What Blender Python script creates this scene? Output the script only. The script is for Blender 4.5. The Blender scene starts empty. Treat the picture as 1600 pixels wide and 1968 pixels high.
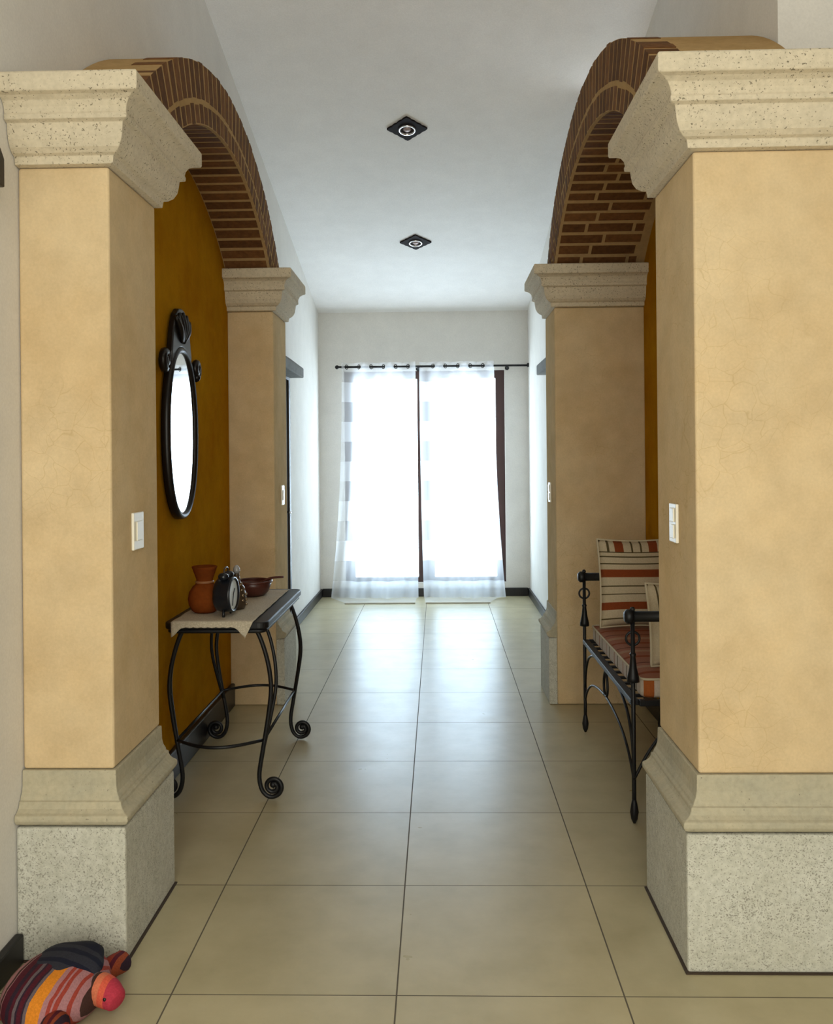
import bpy, bmesh, math, random
from math import sin, cos, pi, sqrt, radians
from mathutils import Vector, Matrix
random.seed(7)
SC = bpy.context.scene
COL = SC.collection

# ------------------------------------------------------------------ helpers: materials
def new_mat(name):
    m = bpy.data.materials.new(name); m.use_nodes = True
    nt = m.node_tree; b = nt.nodes['Principled BSDF']
    return m, nt, b
def N(nt, t, **kw):
    n = nt.nodes.new(t)
    for k, v in kw.items():
        if k.startswith('i_'):
            n.inputs[k[2:].replace('_', ' ')].default_value = v
        else: setattr(n, k, v)
    return n
def ramp(nt, stops, interp='LINEAR'):
    r = nt.nodes.new('ShaderNodeValToRGB'); cr = r.color_ramp; cr.interpolation = interp
    while len(cr.elements) < len(stops): cr.elements.new(0.5)
    for e, (p, c) in zip(cr.elements, sorted(stops, key=lambda s: s[0])):
        e.position = p; e.color = (c[0], c[1], c[2], 1)
    return r
def simple(name, col, rough=0.5, metal=0.0, spec=0.5):
    m, nt, b = new_mat(name)
    b.inputs['Base Color'].default_value = (*col, 1)
    b.inputs['Roughness'].default_value = rough; b.inputs['Metallic'].default_value = metal
    b.inputs['Specular IOR Level'].default_value = spec
    return m
def mixc(nt, fac, a, b, mode='MIX'):
    n = nt.nodes.new('ShaderNodeMix'); n.data_type = 'RGBA'; n.blend_type = mode
    for sock, v in ((n.inputs[0], fac), (n.inputs[6], a), (n.inputs[7], b)):
        if hasattr(v, 'is_output'): nt.links.new(v, sock)
        elif isinstance(v, (int, float)): sock.default_value = v
        else: sock.default_value = (*v, 1)
    return n.outputs[2]
def noise(nt, scale, detail=3, rough=0.55, vec=None):
    n = nt.nodes.new('ShaderNodeTexNoise'); n.inputs['Scale'].default_value = scale
    n.inputs['Detail'].default_value = detail; n.inputs['Roughness'].default_value = rough
    if vec: nt.links.new(vec, n.inputs['Vector'])
    return n.outputs['Fac']
def posn(nt): return nt.nodes.new('ShaderNodeNewGeometry').outputs['Position']
def bump(nt, b, h, strength=0.3, dist=0.01):
    n = nt.nodes.new('ShaderNodeBump'); n.inputs['Strength'].default_value = strength; n.inputs['Distance'].default_value = dist
    nt.links.new(h, n.inputs['Height']); nt.links.new(n.outputs[0], b.inputs['Normal'])

def plaster(name, base, var, rough=0.85, s1=2.2, s2=11, cracks=False, amt=0.8):
    m, nt, b = new_mat(name); P = posn(nt)
    r1 = ramp(nt, [(0.30, base), (0.72, var)]); nt.links.new(noise(nt, s1, 5, 0.6, P), r1.inputs[0])
    r2 = ramp(nt, [(0.32, (0.88, 0.88, 0.88)), (0.68, (1.05, 1.05, 1.05))]); nt.links.new(noise(nt, s2, 4, 0.6, P), r2.inputs[0])
    c = mixc(nt, amt, r1.outputs[0], r2.outputs[0], 'MULTIPLY')
    r4 = ramp(nt, [(0.3, (0.95, 0.95, 0.95)), (0.7, (1.03, 1.03, 1.03))]); nt.links.new(noise(nt, 130, 2, 0.6, P), r4.inputs[0])
    c = mixc(nt, 1.0, c, r4.outputs[0], 'MULTIPLY')
    if cracks:
        v = nt.nodes.new('ShaderNodeTexVoronoi'); v.feature = 'DISTANCE_TO_EDGE'; v.inputs['Scale'].default_value = 17
        nv = nt.nodes.new('ShaderNodeTexNoise'); nv.inputs['Scale'].default_value = 6; nt.links.new(P, nv.inputs['Vector'])
        va = nt.nodes.new('ShaderNodeVectorMath'); va.operation = 'MULTIPLY_ADD'
        nt.links.new(nv.outputs['Color'], va.inputs[0]); va.inputs[1].default_value = (.16, .16, .16); nt.links.new(P, va.inputs[2])
        nt.links.new(va.outputs[0], v.inputs['Vector'])
        r3 = ramp(nt, [(0.0, (0.88, 0.85, 0.79)), (0.022, (1, 1, 1))]); nt.links.new(v.outputs['Distance'], r3.inputs[0])
        mk = ramp(nt, [(0.50, (0, 0, 0)), (0.62, (1, 1, 1))]); nt.links.new(noise(nt, 1.7, 2, 0.5, P), mk.inputs[0])
        cc = mixc(nt, mk.outputs[0], (1, 1, 1), r3.outputs[0])
        c = mixc(nt, 1.0, c, cc, 'MULTIPLY')
    nt.links.new(c, b.inputs['Base Color']); b.inputs['Roughness'].default_value = rough
    b.inputs['Specular IOR Level'].default_value = 0.0
    bump(nt, b, noise(nt, 45, 4, 0.6, P), 0.12, 0.006)
    return m

def stone(name, base, var, speck=(0.10, 0.09, 0.075), dens=0.66, stain=0.5, sc=150):
    m, nt, b = new_mat(name); P = posn(nt)
    r1 = ramp(nt, [(0.34, base), (0.70, var)]); nt.links.new(noise(nt, 6, 5, 0.65, P), r1.inputs[0])
    sp = noise(nt, sc, 2, 0.5, P); big = noise(nt, 9, 3, 0.5, P)
    add = nt.nodes.new('ShaderNodeMath'); add.operation = 'MULTIPLY_ADD'
    nt.links.new(big, add.inputs[0]); add.inputs[1].default_value = 0.22; nt.links.new(sp, add.inputs[2])
    r2 = ramp(nt, [(dens + 0.08, (0, 0, 0)), (dens + 0.15, (1, 1, 1))]); nt.links.new(add.outputs[0], r2.inputs[0])
    c = mixc(nt, r2.outputs[0], r1.outputs[0], speck)
    sp2 = noise(nt, 62, 3, 0.6, P)
    r3 = ramp(nt, [(0.3, (0.80, 0.80, 0.78)), (0.62, (1.08, 1.08, 1.08))]); nt.links.new(sp2, r3.inputs[0])
    c = mixc(nt, stain, c, r3.outputs[0], 'MULTIPLY')
    nt.links.new(c, b.inputs['Base Color']); b.inputs['Roughness'].default_value = 0.92
    b.inputs['Specular IOR Level'].default_value = 0.2
    bump(nt, b, sp2, 0.35, 0.006)
    return m

M = {}
M['white_wall'] = plaster('white_wall_paint', (0.70, 0.675, 0.635), (0.74, 0.715, 0.67), 0.8, 1.2, 6, amt=0.35)
M['ceiling'] = plaster('ceiling_paint', (0.80, 0.785, 0.77), (0.83, 0.815, 0.80), 0.85, 1.2, 6, amt=0.3)
M['ochre'] = plaster('ochre_stucco', (0.66, 0.52, 0.325), (0.61, 0.445, 0.245), 0.85, 2.6, 9, True)
M['golden'] = plaster('golden_stucco', (0.46, 0.225, 0.010), (0.36, 0.145, 0.006), 0.8, 2.4, 10)
M['capital'] = stone('capital_stone', (0.62, 0.54, 0.40), (0.56, 0.49, 0.365), speck=(0.20, 0.17, 0.12))
M['mould'] = stone('base_moulding_stone', (0.48, 0.425, 0.30), (0.39, 0.365, 0.275), dens=0.74)
M['plinth'] = stone('plinth_stone', (0.57, 0.565, 0.495), (0.50, 0.49, 0.41), speck=(0.30, 0.285, 0.24), dens=0.61, stain=0.8, sc=230)
M['lintel'] = stone('lintel_stone', (0.22, 0.22, 0.21), (0.15, 0.15, 0.145))
M['mortar'] = plaster('brick_mortar', (0.46, 0.31, 0.15), (0.38, 0.245, 0.11), 0.95, 5, 30)
M['mahogany'] = simple('mahogany_wood', (0.035, 0.009, 0.008), 0.4)
M['dark_wood'] = simple('dark_wood', (0.018, 0.012, 0.010), 0.45)
M['baseboard'] = simple('dark_baseboard', (0.012, 0.011, 0.012), 0.38, 0.0, 0.35)
M['iron'] = simple('wrought_iron', (0.008, 0.008, 0.009), 0.45, 0.2, 0.4)
M['plate_white'] = simple('switch_plastic', (0.82, 0.78, 0.66), 0.35)
M['chrome'] = simple('brushed_chrome', (0.72, 0.70, 0.70), 0.18, 1.0)
M['mirror'] = simple('mirror_glass', (0.95, 0.96, 0.97), 0.01, 1.0)
M['frame_black'] = simple('carved_black_wood', (0.009, 0.007, 0.007), 0.30, 0.0, 0.35)
M['clock_black'] = simple('clock_enamel', (0.008, 0.010, 0.014), 0.28)
M['clock_face'] = simple('clock_dial', (0.72, 0.80, 0.83), 0.4)
M['terracotta'] = plaster('terracotta', (0.20, 0.050, 0.010), (0.13, 0.032, 0.007), 0.35, 14, 40)
M['bowl'] = simple('dark_red_clay', (0.075, 0.020, 0.014), 0.35)
M['beads'] = simple('dark_bronze', (0.10, 0.07, 0.045), 0.3, 0.6)
M['bulb'] = simple('lamp_reflector', (0.45, 0.36, 0.36), 0.3, 0.5)
M['lamp_plate'] = simple('lamp_plate', (0.012, 0.008, 0.008), 0.7, 0.0, 0.1)

def brick_mat():
    m, nt, b = new_mat('brick_clay'); P = posn(nt)
    g = nt.nodes.new('ShaderNodeNewGeometry')
    r = ramp(nt, [(0.0, (0.11, 0.048, 0.016)), (0.5, (0.145, 0.062, 0.020)), (1.0, (0.19, 0.084, 0.027))])
    nt.links.new(g.outputs['Random Per Island'], r.inputs[0])
    r2 = ramp(nt, [(0.3, (0.7, 0.7, 0.7)), (0.7, (1.15, 1.15, 1.15))]); nt.links.new(noise(nt, 40, 3, 0.6, P), r2.inputs[0])
    nt.links.new(mixc(nt, 1.0, r.outputs[0], r2.outputs[0], 'MULTIPLY'), b.inputs['Base Color'])
    b.inputs['Roughness'].default_value = 0.9; b.inputs['Specular IOR Level'].default_value = 0.2
    bump(nt, b, noise(nt, 70, 3, 0.6, P), 0.3, 0.005)
    return m
M['brick'] = brick_mat()

def floor_mat():
    m, nt, b = new_mat('floor_tiles'); P = posn(nt)
    sep = nt.nodes.new('ShaderNodeSeparateXYZ'); nt.links.new(P, sep.inputs[0])
    def mth(op, a, bb, c=None):
        n = nt.nodes.new('ShaderNodeMath'); n.operation = op
        for s, v in zip(n.inputs, (a, bb, c)):
            if v is None: continue
            if hasattr(v, 'is_output'): nt.links.new(v, s)
            else: s.default_value = v
        return n.outputs[0]
    def grid(sock, off):
        t = mth('ADD', sock, -off + 60.0); t = mth('DIVIDE', t, 0.6)
        fl = mth('FLOOR', t, 0); fr = mth('SUBTRACT', t, fl)
        d = mth('MINIMUM', fr, mth('SUBTRACT', 1.0, fr))
        return d, fl
    dx, ix = grid(sep.outputs[0], -0.1219); dy, iy = grid(sep.outputs[1], 2.3317)
    gx = mth('LESS_THAN', dx, 0.0036); gy = mth('LESS_THAN', dy, 0.0030)
    grout = mth('MAXIMUM', gx, gy)
    idv = mth('ADD', mth('MULTIPLY', ix, 12.9898), mth('MULTIPLY', iy, 78.233))
    rnd = mth('FRACT', mth('MULTIPLY', mth('SINE', idv, 0), 43758.5), 0)
    r0 = ramp(nt, [(0, (0.445, 0.39, 0.245)), (1, (0.485, 0.425, 0.27))]); nt.links.new(rnd, r0.inputs[0])
    r1 = ramp(nt, [(0.3, (0.84, 0.83, 0.79)), (0.7, (1.07, 1.07, 1.08))]); nt.links.new(noise(nt, 5, 5, 0.6, P), r1.inputs[0])
    c = mixc(nt, 0.9, r0.outputs[0], r1.outputs[0], 'MULTIPLY')
    c = mixc(nt, grout, c, (0.105, 0.088, 0.06))
    nt.links.new(c, b.inputs['Base Color'])
    rr = nt.nodes.new('ShaderNodeMapRange'); rr.inputs['To Min'].default_value = 0.24; rr.inputs['To Max'].default_value = 0.36
    nt.links.new(noise(nt, 7, 4, 0.6, P), rr.inputs['Value'])
    rg = mth('MAXIMUM', rr.outputs[0], mth('MULTIPLY', grout, 0.8))
    nt.links.new(rg, b.inputs['Roughness'])
    b.inputs['Specular IOR Level'].default_value = 0.36
    bump(nt, b, mth('SUBTRACT', 1.0, grout), 0.25, 0.002)
    return m
M['floor'] = floor_mat()

def glass_mat():
    m = bpy.data.materials.new('window_glass'); m.use_nodes = True; nt = m.node_tree; nt.nodes.clear()
    o = nt.nodes.new('ShaderNodeOutputMaterial'); mx = nt.nodes.new('ShaderNodeMixShader')
    t = nt.nodes.new('ShaderNodeBsdfTransparent'); g = nt.nodes.new('ShaderNodeBsdfGlossy')
    t.inputs[0].default_value = (0.96, 0.98, 0.98, 1); g.inputs['Roughness'].default_value = 0.02
    mx.inputs[0].default_value = 0.06
    nt.links.new(t.outputs[0], mx.inputs[1]); nt.links.new(g.outputs[0], mx.inputs[2]); nt.links.new(mx.outputs[0], o.inputs[0])
    return m
M['glass'] = glass_mat()
M['joint'] = simple('dark_grout', (0.045, 0.028, 0.016), 0.9)

def sheer_mat():
    m = bpy.data.materials.new('sheer_curtain_fabric'); m.use_nodes = True; nt = m.node_tree; nt.nodes.clear()
    o = nt.nodes.new('ShaderNodeOutputMaterial')
    P = posn(nt); sep = nt.nodes.new('ShaderNodeSeparateXYZ'); nt.links.new(P, sep.inputs[0])
    a = nt.nodes.new('ShaderNodeMath'); a.operation = 'ADD'; nt.links.new(sep.outputs[2], a.inputs[0]); a.inputs[1].default_value = 0.02
    d = nt.nodes.new('ShaderNodeMath'); d.operation = 'DIVIDE'; nt.links.new(a.outputs[0], d.inputs[0]); d.inputs[1].default_value = 0.402
    f = nt.nodes.new('ShaderNodeMath'); f.operation = 'FRACT'; nt.links.new(d.outputs[0], f.inputs[0])
    st = nt.nodes.new('ShaderNodeMath'); st.operation = 'GREATER_THAN'; nt.links.new(f.outputs[0], st.inputs[0]); st.inputs[1].default_value = 0.5
    mr = nt.nodes.new('ShaderNodeMapRange'); nt.links.new(st.outputs[0], mr.inputs['Value'])
    mr.inputs['To Min'].default_value = 0.66; mr.inputs['To Max'].default_value = 0.40      # weave density of the two bands
    tr = nt.nodes.new('ShaderNodeBsdfTransparent'); tl = nt.nodes.new('ShaderNodeBsdfTranslucent'); df = nt.nodes.new('ShaderNodeBsdfDiffuse')
    tl.inputs[0].default_value = (0.93, 0.94, 0.97, 1); df.inputs[0].default_value = (0.90, 0.90, 0.92, 1)
    m1 = nt.nodes.new('ShaderNodeMixShader'); m1.inputs[0].default_value = 0.35
    nt.links.new(tl.outputs[0], m1.inputs[1]); nt.links.new(df.outputs[0], m1.inputs[2])
    m2 = nt.nodes.new('ShaderNodeMixShader'); nt.links.new(mr.outputs[0], m2.inputs[0])
    nt.links.new(tr.outputs[0], m2.inputs[1]); nt.links.new(m1.outputs[0], m2.inputs[2]); nt.links.new(m2.outputs[0], o.inputs[0])
    return m
M['sheer'] = sheer_mat()

def stripes_uv(name, stops, rough=0.9, axis=1, extra=None):
    """hard-edged woven stripes along one UV axis; extra(nt, uv, colour) may lay a second pattern over them"""
    m, nt, b = new_mat(name)
    uv = nt.nodes.new('ShaderNodeUVMap'); sep = nt.nodes.new('ShaderNodeSeparateXYZ'); nt.links.new(uv.outputs[0], sep.inputs[0])
    r = ramp(nt, stops, 'CONSTANT'); nt.links.new(sep.outputs[axis], r.inputs[0])
    c = r.outputs[0]
    if extra: c = extra(nt, sep, c)
    P = posn(nt); r2 = ramp(nt, [(0.3, (0.86, 0.86, 0.86)), (0.7, (1.06, 1.06, 1.06))]); nt.links.new(noise(nt, 160, 2, 0.6, P), r2.inputs[0])
    c = mixc(nt, 0.8, c, r2.outputs[0], 'MULTIPLY')
    nt.links.new(c, b.inputs['Base Color']); b.inputs['Roughness'].default_value = rough; b.inputs['Specular IOR Level'].default_value = 0.15
    return m
CR = (0.50, 0.42, 0.29); RU = (0.22, 0.050, 0.014); DK = (0.085, 0.065, 0.03); RO = (0.30, 0.12, 0.07)
def _blocks(nt, sep, c):
    r = ramp(nt, [(0, CR), (0.10, DK), (0.13, CR), (0.20, RU), (0.32, CR), (0.42, DK), (0.445, CR), (0.54, DK), (0.565, CR), (0.66, RU), (0.78, CR), (0.88, DK), (0.91, CR)], 'CONSTANT')
    nt.links.new(sep.outputs[0], r.inputs[0])
    g = nt.nodes.new('ShaderNodeMath'); g.operation = 'GREATER_THAN'; nt.links.new(sep.outputs[1], g.inputs[0]); g.inputs[1].default_value = 0.86
    return mixc(nt, g.outputs[0], c, r.outputs[0])
M['pillow_far'] = stripes_uv('pillow_cross_stripes', [(0, CR), (0.08, DK), (0.095, CR), (0.19, RU), (0.275, CR), (0.36, DK), (0.375, CR), (0.45, DK), (0.465, CR), (0.56, RU), (0.65, CR), (0.71, DK), (0.725, CR), (0.79, DK), (0.805, CR), (0.845, DK), (0.86, CR)], extra=_blocks)
M['pillow_near'] = stripes_uv('pillow_upright_stripes', [(0, CR), (0.10, DK), (0.125, CR), (0.26, RU), (0.33, CR), (0.45, DK), (0.475, CR), (0.60, RU), (0.67, CR), (0.80, DK), (0.825, CR)], axis=0)
M['cream'] = simple('cream_piping', (0.50, 0.43, 0.30), 0.9)
def tile_stops(pat, n):
    out = []
    for i in range(n):
        for p, c in pat: out.append(((i + p) / n, c))
    return out
LP = (0.52, 0.44, 0.36)
M['seat_top'] = stripes_uv('seat_cushion_weave', tile_stops([(0, RO), (0.22, RU), (0.32, RO), (0.55, (0.36, 0.20, 0.12)), (0.70, RO), (0.85, (0.12, 0.035, 0.015)), (0.90, RO)], 4), axis=0)
M['seat_side'] = stripes_uv('seat_cushion_boxing', tile_stops([(0, LP), (0.40, DK), (0.47, LP), (0.8, RO), (0.86, LP)], 6), axis=0)
M['seat_end'] = stripes_uv('seat_cushion_end_boxing', [(0, LP), (0.035, (0.34, 0.09, 0.02)), (0.15, LP), (0.36, DK), (0.38, LP), (0.55, (0.34, 0.09, 0.02)), (0.66, LP), (0.8, DK), (0.82, LP)], axis=0)
def lace_mat():
    m, nt, b = new_mat('lace_runner'); P = posn(nt)
    v = nt.nodes.new('ShaderNodeTexVoronoi'); v.inputs['Scale'].default_value = 150; nt.links.new(P, v.inputs['Vector'])
    r = ramp(nt, [(0.1, (0.60, 0.54, 0.42)), (0.6, (0.46, 0.40, 0.30))]); nt.links.new(v.outputs['Distance'], r.inputs[0])
    nt.links.new(r.outputs[0], b.inputs['Base Color']); b.inputs['Roughness'].default_value = 0.95
    return m
M['lace'] = lace_mat()

# ------------------------------------------------------------------ helpers: geometry
def obj(name, bm, mat, parent=None, smooth=False, origin=None):
    """link a bmesh (built in world space) as ONE object; under a parent its mesh is stored relative to the parent"""
    bmesh.ops.recalc_face_normals(bm, faces=bm.faces)
    me = bpy.data.meshes.new(name)
    if parent is not None:
        w = Vector((0, 0, 0)); p = parent
        while p is not None: w += p.location; p = p.parent
        bmesh.ops.translate(bm, verts=bm.verts, vec=-w)
    elif origin is not None:
        bmesh.ops.translate(bm, verts=bm.verts, vec=-Vector(origin))
    bm.to_mesh(me); bm.free()
    for m in (mat if isinstance(mat, (list, tuple)) else [mat]): me.materials.append(m)
    if smooth:
        for p in me.polygons: p.use_smooth = True
    o = bpy.data.objects.new(name, me); COL.objects.link(o)
    if parent is not None: o.parent = parent
    elif origin is not None: o.location = origin
    return o
def thing(name, label, cat, loc, group=None):
    o = bpy.data.objects.new(name, None); o.empty_display_size = 0.1; COL.objects.link(o)
    o.location = loc; tag(o, label, cat, group); return o
def tag(o, label, cat, group=None):
    o['label'] = label; o['category'] = cat; o['kind'] = 'thing'
    if group: o['group'] = group
    return o
def struct(name, bm, mat, label=None, cat=None, smooth=False):
    o = obj(name, bm, mat, smooth=smooth); o['kind'] = 'structure'
    o['label'] = label or name; o['category'] = cat or name.split('_')[0]; return o
def bevel(o, w, seg=2, angle=35):
    md = o.modifiers.new('bevel', 'BEVEL'); md.width = w; md.segments = seg; md.limit_method = 'ANGLE'; md.angle_limit = radians(angle); return o
def BM(): return bmesh.new()
def box(bm, x0, x1, y0, y1, z0, z1):
    v = [bm.verts.new((x, y, z)) for z in (z0, z1) for (x, y) in ((x0, y0), (x1, y0), (x1, y1), (x0, y1))]
    for f in ((3, 2, 1, 0), (4, 5, 6, 7), (0, 1, 5, 4), (1, 2, 6, 5), (2, 3, 7, 6), (3, 0, 4, 7)): bm.faces.new([v[i] for i in f])
    return bm
def prism(bm, pts, axis, a0, a1):
    """extrude a 2-D outline along axis ('x': pts are (y,z); 'y': (x,z); 'z': (x,y))"""
    def P(p, a): return {'x': (a, p[0], p[1]), 'y': (p[0], a, p[1]), 'z': (p[0], p[1], a)}[axis]
    A = [bm.verts.new(P(p, a0)) for p in pts]; B = [bm.verts.new(P(p, a1)) for p in pts]
    n = len(pts); bm.faces.new(A[::-1]); bm.faces.new(B)
    for i in range(n): bm.faces.new((A[i], A[(i + 1) % n], B[(i + 1) % n], B[i]))
    return bm
def rings(bm, prof, x0, x1, y0, y1, sides):
    """stacked rectangles: each (p, z) of the profile pushes the chosen sides (W,E,S,N multipliers) out by p"""
    W, E, S, Nn = sides; L = []
    for p, z in prof:
        L.append([bm.verts.new(c) for c in ((x0 - W * p, y0 - S * p, z), (x1 + E * p, y0 - S * p, z), (x1 + E * p, y1 + Nn * p, z), (x0 - W * p, y1 + Nn * p, z))])
    for a, b in zip(L, L[1:]):
        for i in range(4): bm.faces.new((a[i], a[(i + 1) % 4], b[(i + 1) % 4], b[i]))
    bm.faces.new(L[0][::-1]); bm.faces.new(L[-1]); return bm
def catmull(pts, n=6):
    P = [Vector(p) for p in pts]; out = []
    if len(P) < 3: return P
    for i in range(len(P) - 1):
        p0 = P[i - 1] if i else P[0] * 2 - P[1]; p1, p2 = P[i], P[i + 1]; p3 = P[i + 2] if i + 2 < len(P) else P[-1] * 2 - P[-2]
        for k in range(n):
            t = k / n
            out.append(0.5 * ((2 * p1) + (p2 - p0) * t + (2 * p0 - 5 * p1 + 4 * p2 - p3) * t * t + (3 * p1 - p0 - 3 * p2 + p3) * t ** 3))
    out.append(P[-1]); return out
def tube(bm, pts, r, seg=8, closed=False, sm=0):
    P = catmull(pts, sm) if sm else [Vector(p) for p in pts]
    n = len(P); R = r if callable(r) else (lambda t: r); L = []; ref = None
    for i in range(n):
        if closed: d = P[(i + 1) % n] - P[i - 1]
        else: d = P[min(i + 1, n - 1)] - P[max(i - 1, 0)]
        d.normalize()
        if ref is None: ref = Vector((0, 0, 1)) if abs(d.z) < 0.9 else Vector((1, 0, 0))
        u = ref - d * ref.dot(d); u.normalize(); ref = u; v = d.cross(u)
        rr = R(i / (n - 1 if n > 1 else 1))
        L.append([bm.verts.new(P[i] + (u * cos(2 * pi * k / seg) + v * sin(2 * pi * k / seg)) * rr) for k in range(seg)])
    for i in range(n if closed else n - 1):
        a, b = L[i], L[(i + 1) % n]
        for k in range(seg): bm.faces.new((a[k], a[(k + 1) % seg], b[(k + 1) % seg], b[k]))
    if not closed: bm.faces.new(L[0][::-1]); bm.faces.new(L[-1])
    return bm
def lathe(bm, prof, c, seg=32, axis='z', close=True):
    """spin (r, h) round an axis through c"""
    L = []
    for r, h in prof:
        ring = []
        for k in range(seg):
            a = 2 * pi * k / seg; x, y = max(r, 1e-4) * cos(a), max(r, 1e-4) * sin(a)
            p = {'z': (x, y, h), 'x': (h, x, y), 'y': (x, h, y)}[axis]
            ring.append(bm.verts.new((c[0] + p[0], c[1] + p[1], c[2] + p[2])))
        L.append(ring)
    for a, b in zip(L, L[1:]):
        for k in range(seg): bm.faces.new((a[k], a[(k + 1) % seg], b[(k + 1) % seg], b[k]))
    if close: bm.faces.new(L[0][::-1]); bm.faces.new(L[-1])
    return bm
def ball(bm, c, r, sx=1, sy=1, sz=1, seg=16, rg=10):
    m = Matrix.Translation(c) @ Matrix.Diagonal((sx, sy, sz, 1))
    bmesh.ops.create_uvsphere(bm, u_segments=seg, v_segments=rg, radius=r, matrix=m); return bm

# ------------------------------------------------------------------ measured layout (metres; camera stands at x=0, y=0 and looks along +y)
YB = -0.55                              # wall behind the camera
XL, XR, XA = -1.21, 0.93, 1.19         # left wall, right wall of the far hall, back of the bench niche
YE = 9.02                              # end wall
def ceil_z(y): return 2.912 + 0.215 * (YE - y)
LX, RX = -0.943, 0.722                 # hall faces of the near pillars
RXF = 0.675                            # hall face of the far bench-side pillar

# ------------------------------------------------------------------ the room
b = BM(); box(b, -1.5, 3.9, YB - 0.3, 9.3, -0.12, 0.0); struct('floor', b, M['floor'], 'beige square tile floor')
b = BM(); prism(b, [(YB - 0.3, ceil_z(YB - 0.3)), (9.3, ceil_z(9.3)), (9.3, ceil_z(9.3) + 0.15), (YB - 0.3, ceil_z(YB - 0.3) + 0.15)], 'x', -1.5, 3.9)
struct('ceiling', b, M['ceiling'], 'white sloping ceiling')
def wall_side(x0, x1, y0, y1):
    bm = BM(); prism(bm, [(y0, 0.0), (y1, 0.0), (y1, ceil_z(y1) + 0.03), (y0, ceil_z(y0) + 0.03)], 'x', x0, x1); return bm
struct('wall_left', wall_side(XL - 0.16, XL, YB - 0.15, YE + 0.15), M['white_wall'], 'long white side wall')
struct('wall_right', wall_side(XR, XR + 0.15, 5.49, YE + 0.15), M['white_wall'], 'white side wall of the far hall')
struct('wall_niche', wall_side(XA, XA + 0.15, 3.08, 5.49), M['white_wall'], 'white wall above the bench niche')
b = BM(); box(b, XA + 0.15, 3.75, 3.08, 3.22, 0, ceil_z(3.22) + 0.03); struct('wall_front', b, M['white_wall'], 'white wall beside the broad pillar')
struct('wall_outer', wall_side(3.6, 3.75, YB - 0.15, 3.08), M['white_wall'], 'white side wall of the near room')
# end wall with the window opening
WX0, WX1, WZ0, WZ1 = -0.955, 0.69, 0.14, 2.31
b = BM(); zt = ceil_z(YE) + 0.03
box(b, XL, WX0, YE, YE + 0.15, 0, zt); box(b, WX1, XR, YE, YE + 0.15, 0, zt); box(b, WX0, WX1, YE, YE + 0.15, 0, WZ0); box(b, WX0, WX1, YE, YE + 0.15, WZ1, zt)
struct('wall_end', b, M['white_wall'], 'white end wall round the curtained window')
# wall behind the camera; its unseen opening is added to light the pillars
BX0, BX1, BZ0, BZ1 = -1.0, 1.15, 0.05, 3.3
b = BM(); zt = ceil_z(YB) + 0.03
box(b, XL, BX0, YB - 0.15, YB, 0, zt); box(b, BX1, 3.6, YB - 0.15, YB, 0, zt); box(b, BX0, BX1, YB - 0.15, YB, 0, BZ0); box(b, BX0, BX1, YB - 0.15, YB, BZ1, zt)
struct('wall_back', b, M['white_wall'], 'white back wall of the near room')

# golden paint inside the two niches (a skim of stucco on the white wall, under each arch)
ARCH = {'L': dict(yc=4.03, apex=2.855, half=0.985, t1=0.088, t2=0.240), 'R': dict(yc=4.06, apex=2.895, half=1.0, t1=0.10, t2=0.26)}
ZS = 2.502
for k, a in ARCH.items():
    h = a['apex'] - ZS; a['R'] = (a['half'] ** 2 + h * h) / (2 * h); a['zc'] = a['apex'] - a['R']
def niche(k, x0, x1, y0, y1):
    a = ARCH[k]; Rn = a['R'] + 0.10; pts = [(y0, 0), (y1, 0), (y1, ZS)]
    for i in range(25):
        t = -1 + 2 * i / 24; y = a['yc'] - t * (a['half'] - 0.02)
        pts.append((y, a['zc'] + sqrt(Rn ** 2 - (y - a['yc']) ** 2)))
    pts.append((y0, ZS)); return prism(BM(), pts, 'x', x0, x1)
struct('wall_niche_left', niche('L', XL, XL + 0.006, 2.95, 5.066), M['golden'], 'golden stucco behind the console table')
struct('wall_niche_right', niche('R', XA - 0.006, XA, 2.925, 5.066), M['golden'], 'golden stucco behind the bench')

# baseboards
def board(bm, x0, x1, y0, y1, h):
    box(bm, x0, x1, y0, y1, 0, h); return bm
def bb(name, args, label):
    o = struct(name, board(BM(), *args), M['baseboard'], label, 'baseboard'); bevel(o, 0.006); return o
bb('baseboard_room_left', (XL, XL + 0.025, YB, 2.475, 0.085), 'dark baseboard behind the turtle plush')
bb('baseboard_niche_left', (XL + 0.006, XL + 0.03, 2.952, 5.064, 0.13), 'dark baseboard under the console table')
bb('baseboard_hall_left', (XL, XL + 0.02, 5.49, YE, 0.082), 'dark baseboard of the far hall, door side')
bb('baseboard_hall_right', (XR - 0.02, XR, 5.49, YE, 0.082), 'dark baseboard of the far hall, bench side')
bb('baseboard_end', (XL + 0.02, XR - 0.02, YE - 0.018, YE, 0.085), 'black baseboard under the curtained window')
bb('baseboard_niche_right', (XA - 0.03, XA - 0.006, 2.925, 5.064, 0.1), 'dark baseboard behind the bench')

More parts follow.
